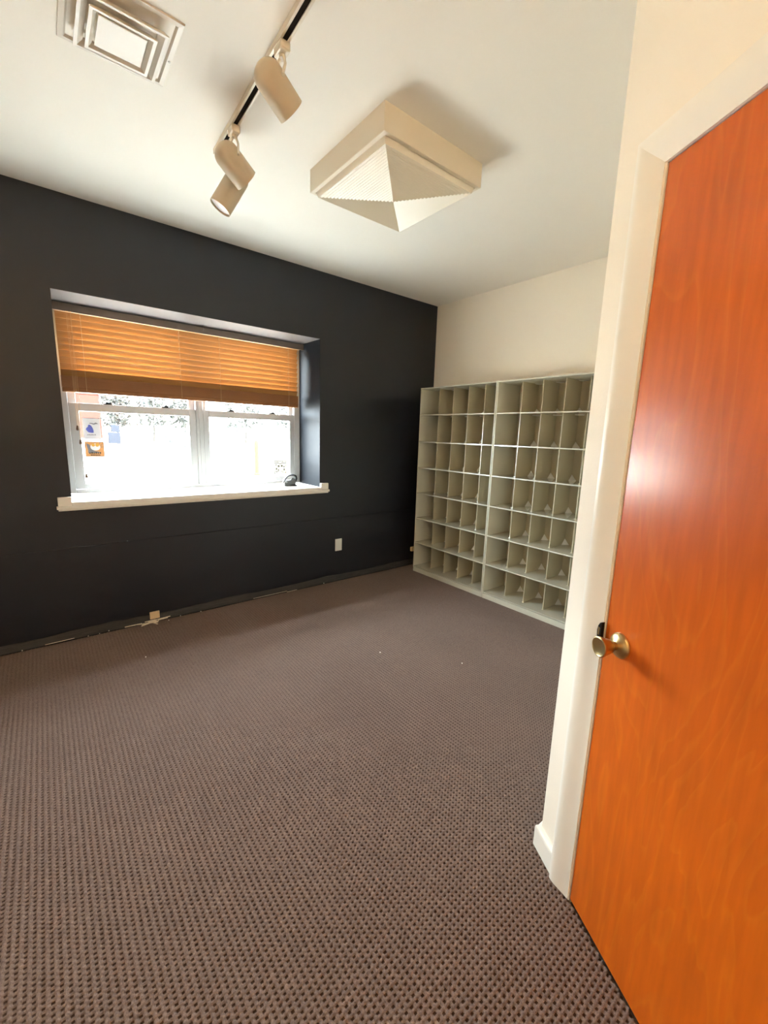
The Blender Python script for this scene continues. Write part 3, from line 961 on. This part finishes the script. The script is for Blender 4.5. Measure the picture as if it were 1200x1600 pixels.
# ------------------------------------------------------------------ added fill lamp: a warm one out of view behind the camera
gl = empty('added_fill_lamp', (-0.45, -0.55, HC))
tag(gl, 'added warm fill light on the ceiling, unseen behind the viewpoint', 'fill lamp')
bm = bmesh.new(); add_lathe(bm, [(0.09, 0.0), (0.09, -0.012), (0.06, -0.03), (0.045, -0.05)], None, 24)
link('base', shade_auto(mesh(bm, 'base')), 'track', gl)
bm = bmesh.new(); bmesh.ops.create_uvsphere(bm, u_segments=20, v_segments=12, radius=0.11)
bmesh.ops.translate(bm, verts=bm.verts, vec=(0, 0, -0.15))
gm = bpy.data.materials.new('fill_globe_glow'); gm.use_nodes = True
gb = gm.node_tree.nodes['Principled BSDF']
gb.inputs['Emission Color'].default_value = (1.0, 0.70, 0.38, 1)
gb.inputs['Emission Strength'].default_value = 20.0
link('added_fill_globe', mesh(bm, 'added_fill_globe', True), gm, gl)

# ------------------------------------------------------------------ debris along the dark wall
ys = D - 0.045
def stick(a, b, w=0.006, t=0.004, z=0.001):
    a = Vector(a); b = Vector(b)
    d = (b - a); L = d.length
    bm = bmesh.new()
    add_box(bm, (-L / 2, -w / 2, 0), (L / 2, w / 2, t), 0.0008)
    for v in bm.verts:
        v.co.y *= 1 - 0.45 * abs(v.co.x) / (L / 2) * random.random()
    o = link('wood_splinter', mesh(bm, 'wood_splinter'), 'splinter', None, ((a.x + b.x) / 2, (a.y + b.y) / 2, z), (0, 0, math.atan2(d.y, d.x)))
    return tag(o, 'pale wood splinter in the small heap at the foot of the dark wall', 'splinter', 'splinters heaped by the dark wall')
heap = [((0.345, 3.322), (0.442, 3.322)), ((0.415, 3.322), (0.552, 3.282)), ((0.446, 3.278), (0.558, 3.292)), ((0.500, 3.312), (0.540, 3.236)), ((0.470, 3.308), (0.540, 3.312)), ((0.545, 3.306), (0.641, 3.316)), ((0.560, 3.318), (0.625, 3.326)), ((0.440, 3.262), (0.545, 3.300)), ((0.490, 3.300), (0.600, 3.312)), ((0.455, 3.262), (0.535, 3.280))]
for k, (a, b) in enumerate(heap):
    stick(a, b, 0.007 + 0.003 * (k % 3 == 0), 0.005, 0.001 + 0.0055 * (k // 2 if k < 6 else k - 6))
for a, b in (((-0.10, 3.325), (0.055, 3.328)), ((1.289, 3.327), (1.602, 3.328)), ((1.591, 3.306), (1.690, 3.310))):
    o = stick(a, b, 0.0045, 0.003, 0.001)
    lab = {-0.10: 'thin wood sliver lying along the dark wall beneath the window corner', 1.289: 'long thin wood sliver at the dark wall between heap and cover plate', 1.591: 'short wood sliver on the carpet edge below the cover plate'}[a[0]]
    o['label'] = lab
    del o['group']
bk = box('wood_block', (0.508, 3.322, 0.018), (0.572, 3.334, 0.072), 'block', None, 0.0015)
tag(bk, 'small square tan block leaning at the wall above the splinter heap', 'block')
crm = [(0.448, 3.322), (0.13, 3.312), (0.194, 3.310), (0.71, 3.306), (0.856, 3.300), (-0.212, 3.312), (0.388, 2.792), (0.250, 3.322), (1.975, 3.318), (1.952, 1.581), (1.613, 1.988), (0.620, 3.27)]
for k, (x, y) in enumerate(crm):
    bm = bmesh.new()
    bmesh.ops.create_icosphere(bm, subdivisions=1, radius=0.0045)
    for v in bm.verts: v.co *= random.uniform(0.7, 1.2)
    o = link('plaster_crumb', mesh(bm, 'plaster_crumb'), 'crumb', None, (x, y, 0.003))
    own = {6: 'tiny pale crumb on the open carpet in front of the splinter heap', 8: 'tiny pale crumb at the carpet edge beneath the white cover plate', 9: 'tiny pale crumb on the open carpet in front of the sorters', 10: 'tiny pale crumb in the middle of the open carpet'}
    tag(o, own.get(k, 'tiny pale crumb at the carpet edge along the dark wall'), 'crumb', 'crumbs on the carpet')

# ------------------------------------------------------------------ outside
GZ = -0.45
bm = bmesh.new()
for q in ((-70, 3.86, 110, 160),):
    bm.faces.new([bm.verts.new((x, y, GZ)) for x, y in ((q[0], q[1]), (q[2], q[1]), (q[2], q[3]), (q[0], q[3]))])
tag(link('ground', mesh(bm, 'ground'), 'ground'), kind='structure')

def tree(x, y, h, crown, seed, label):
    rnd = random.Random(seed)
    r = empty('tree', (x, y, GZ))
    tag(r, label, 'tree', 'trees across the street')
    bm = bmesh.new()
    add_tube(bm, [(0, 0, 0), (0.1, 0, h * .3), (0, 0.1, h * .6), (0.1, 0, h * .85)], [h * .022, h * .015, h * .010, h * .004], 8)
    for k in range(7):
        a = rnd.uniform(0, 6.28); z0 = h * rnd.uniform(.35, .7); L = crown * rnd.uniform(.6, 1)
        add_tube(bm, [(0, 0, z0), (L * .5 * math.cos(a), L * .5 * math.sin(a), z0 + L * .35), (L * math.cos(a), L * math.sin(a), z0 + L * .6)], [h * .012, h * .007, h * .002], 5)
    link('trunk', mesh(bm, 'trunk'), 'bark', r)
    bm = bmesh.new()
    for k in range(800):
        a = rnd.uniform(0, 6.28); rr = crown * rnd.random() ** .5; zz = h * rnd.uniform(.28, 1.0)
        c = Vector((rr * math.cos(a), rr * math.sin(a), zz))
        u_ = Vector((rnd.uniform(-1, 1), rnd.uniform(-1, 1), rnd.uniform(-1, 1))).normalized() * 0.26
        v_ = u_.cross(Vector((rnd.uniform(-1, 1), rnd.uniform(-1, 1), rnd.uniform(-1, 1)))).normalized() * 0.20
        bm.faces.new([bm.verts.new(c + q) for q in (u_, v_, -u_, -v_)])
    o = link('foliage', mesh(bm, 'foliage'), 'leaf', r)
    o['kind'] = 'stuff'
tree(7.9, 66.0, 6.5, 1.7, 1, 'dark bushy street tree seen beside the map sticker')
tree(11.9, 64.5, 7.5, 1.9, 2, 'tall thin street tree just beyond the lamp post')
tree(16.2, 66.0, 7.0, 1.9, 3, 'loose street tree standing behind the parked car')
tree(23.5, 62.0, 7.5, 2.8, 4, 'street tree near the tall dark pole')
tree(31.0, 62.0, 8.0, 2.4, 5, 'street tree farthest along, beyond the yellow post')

lp = empty('lamp_post', (9.9, 59.5, GZ))
tag(lp, 'dark lamp post with a flared foot across the street', 'lamp post')
bm = bmesh.new(); add_lathe(bm, [(0.65, 0), (0.5, 0.25), (0.22, 0.7), (0.13, 1.2)], None, 12)
link('foot', mesh(bm, 'foot'), 'post', lp)
bm = bmesh.new(); add_tube(bm, [(0, 0, 1.1), (0, 0, 8.0)], [0.12, 0.09], 10)
link('pole', mesh(bm, 'pole'), 'post', lp)
bm = bmesh.new(); add_lathe(bm, [(0.10, 8.0), (0.32, 8.15), (0.38, 8.6), (0.20, 9.0), (0.03, 9.2)], None, 12)
link('lantern', mesh(bm, 'lantern'), 'post', lp)
up_ = empty('utility_pole', (13.2, 36.6, GZ))
tag(up_, 'slim dark pole standing in the lot', 'pole')
bm = bmesh.new(); add_tube(bm, [(0, 0, 0), (0, 0, 7)], [0.09, 0.07], 8)
link('shaft', mesh(bm, 'shaft'), 'post', up_)
bm = bmesh.new(); add_box(bm, (-0.35, -0.05, 1.5), (-0.05, 0.05, 1.85), 0.01)
link('sign_panel', mesh(bm, 'sign_panel'), 'post', up_)
yp = empty('bollard', (7.05, 17.4, GZ))
tag(yp, 'yellowish post standing upright in the bright lot', 'bollard')
bm = bmesh.new(); add_lathe(bm, [(0.09, 0), (0.09, 1.28), (0.085, 1.38), (0.06, 1.45), (0.01, 1.48)], None, 16)
link('post', shade_auto(mesh(bm, 'post')), 'yellow', yp)
bm = bmesh.new(); add_lathe(bm, [(0.15, 0), (0.15, 0.06), (0.095, 0.10)], None, 16)
link('foot', mesh(bm, 'foot'), 'yellow', yp)
ub = empty('utility_cabinet', (6.2, 54.5, GZ))
tag(ub, 'pale blue stacked cabinet outside beside the map sticker', 'cabinet')
bm = bmesh.new(); add_box(bm, (-0.55, -0.4, 0), (0.55, 0.4, 1.2), 0.03)
link('lower_box', mesh(bm, 'lower_box'), 'paleblue', ub)
bm = bmesh.new(); add_box(bm, (-0.25, -0.35, 1.22), (0.53, 0.35, 2.0), 0.03)
link('upper_box', mesh(bm, 'upper_box'), 'paleblue', ub)

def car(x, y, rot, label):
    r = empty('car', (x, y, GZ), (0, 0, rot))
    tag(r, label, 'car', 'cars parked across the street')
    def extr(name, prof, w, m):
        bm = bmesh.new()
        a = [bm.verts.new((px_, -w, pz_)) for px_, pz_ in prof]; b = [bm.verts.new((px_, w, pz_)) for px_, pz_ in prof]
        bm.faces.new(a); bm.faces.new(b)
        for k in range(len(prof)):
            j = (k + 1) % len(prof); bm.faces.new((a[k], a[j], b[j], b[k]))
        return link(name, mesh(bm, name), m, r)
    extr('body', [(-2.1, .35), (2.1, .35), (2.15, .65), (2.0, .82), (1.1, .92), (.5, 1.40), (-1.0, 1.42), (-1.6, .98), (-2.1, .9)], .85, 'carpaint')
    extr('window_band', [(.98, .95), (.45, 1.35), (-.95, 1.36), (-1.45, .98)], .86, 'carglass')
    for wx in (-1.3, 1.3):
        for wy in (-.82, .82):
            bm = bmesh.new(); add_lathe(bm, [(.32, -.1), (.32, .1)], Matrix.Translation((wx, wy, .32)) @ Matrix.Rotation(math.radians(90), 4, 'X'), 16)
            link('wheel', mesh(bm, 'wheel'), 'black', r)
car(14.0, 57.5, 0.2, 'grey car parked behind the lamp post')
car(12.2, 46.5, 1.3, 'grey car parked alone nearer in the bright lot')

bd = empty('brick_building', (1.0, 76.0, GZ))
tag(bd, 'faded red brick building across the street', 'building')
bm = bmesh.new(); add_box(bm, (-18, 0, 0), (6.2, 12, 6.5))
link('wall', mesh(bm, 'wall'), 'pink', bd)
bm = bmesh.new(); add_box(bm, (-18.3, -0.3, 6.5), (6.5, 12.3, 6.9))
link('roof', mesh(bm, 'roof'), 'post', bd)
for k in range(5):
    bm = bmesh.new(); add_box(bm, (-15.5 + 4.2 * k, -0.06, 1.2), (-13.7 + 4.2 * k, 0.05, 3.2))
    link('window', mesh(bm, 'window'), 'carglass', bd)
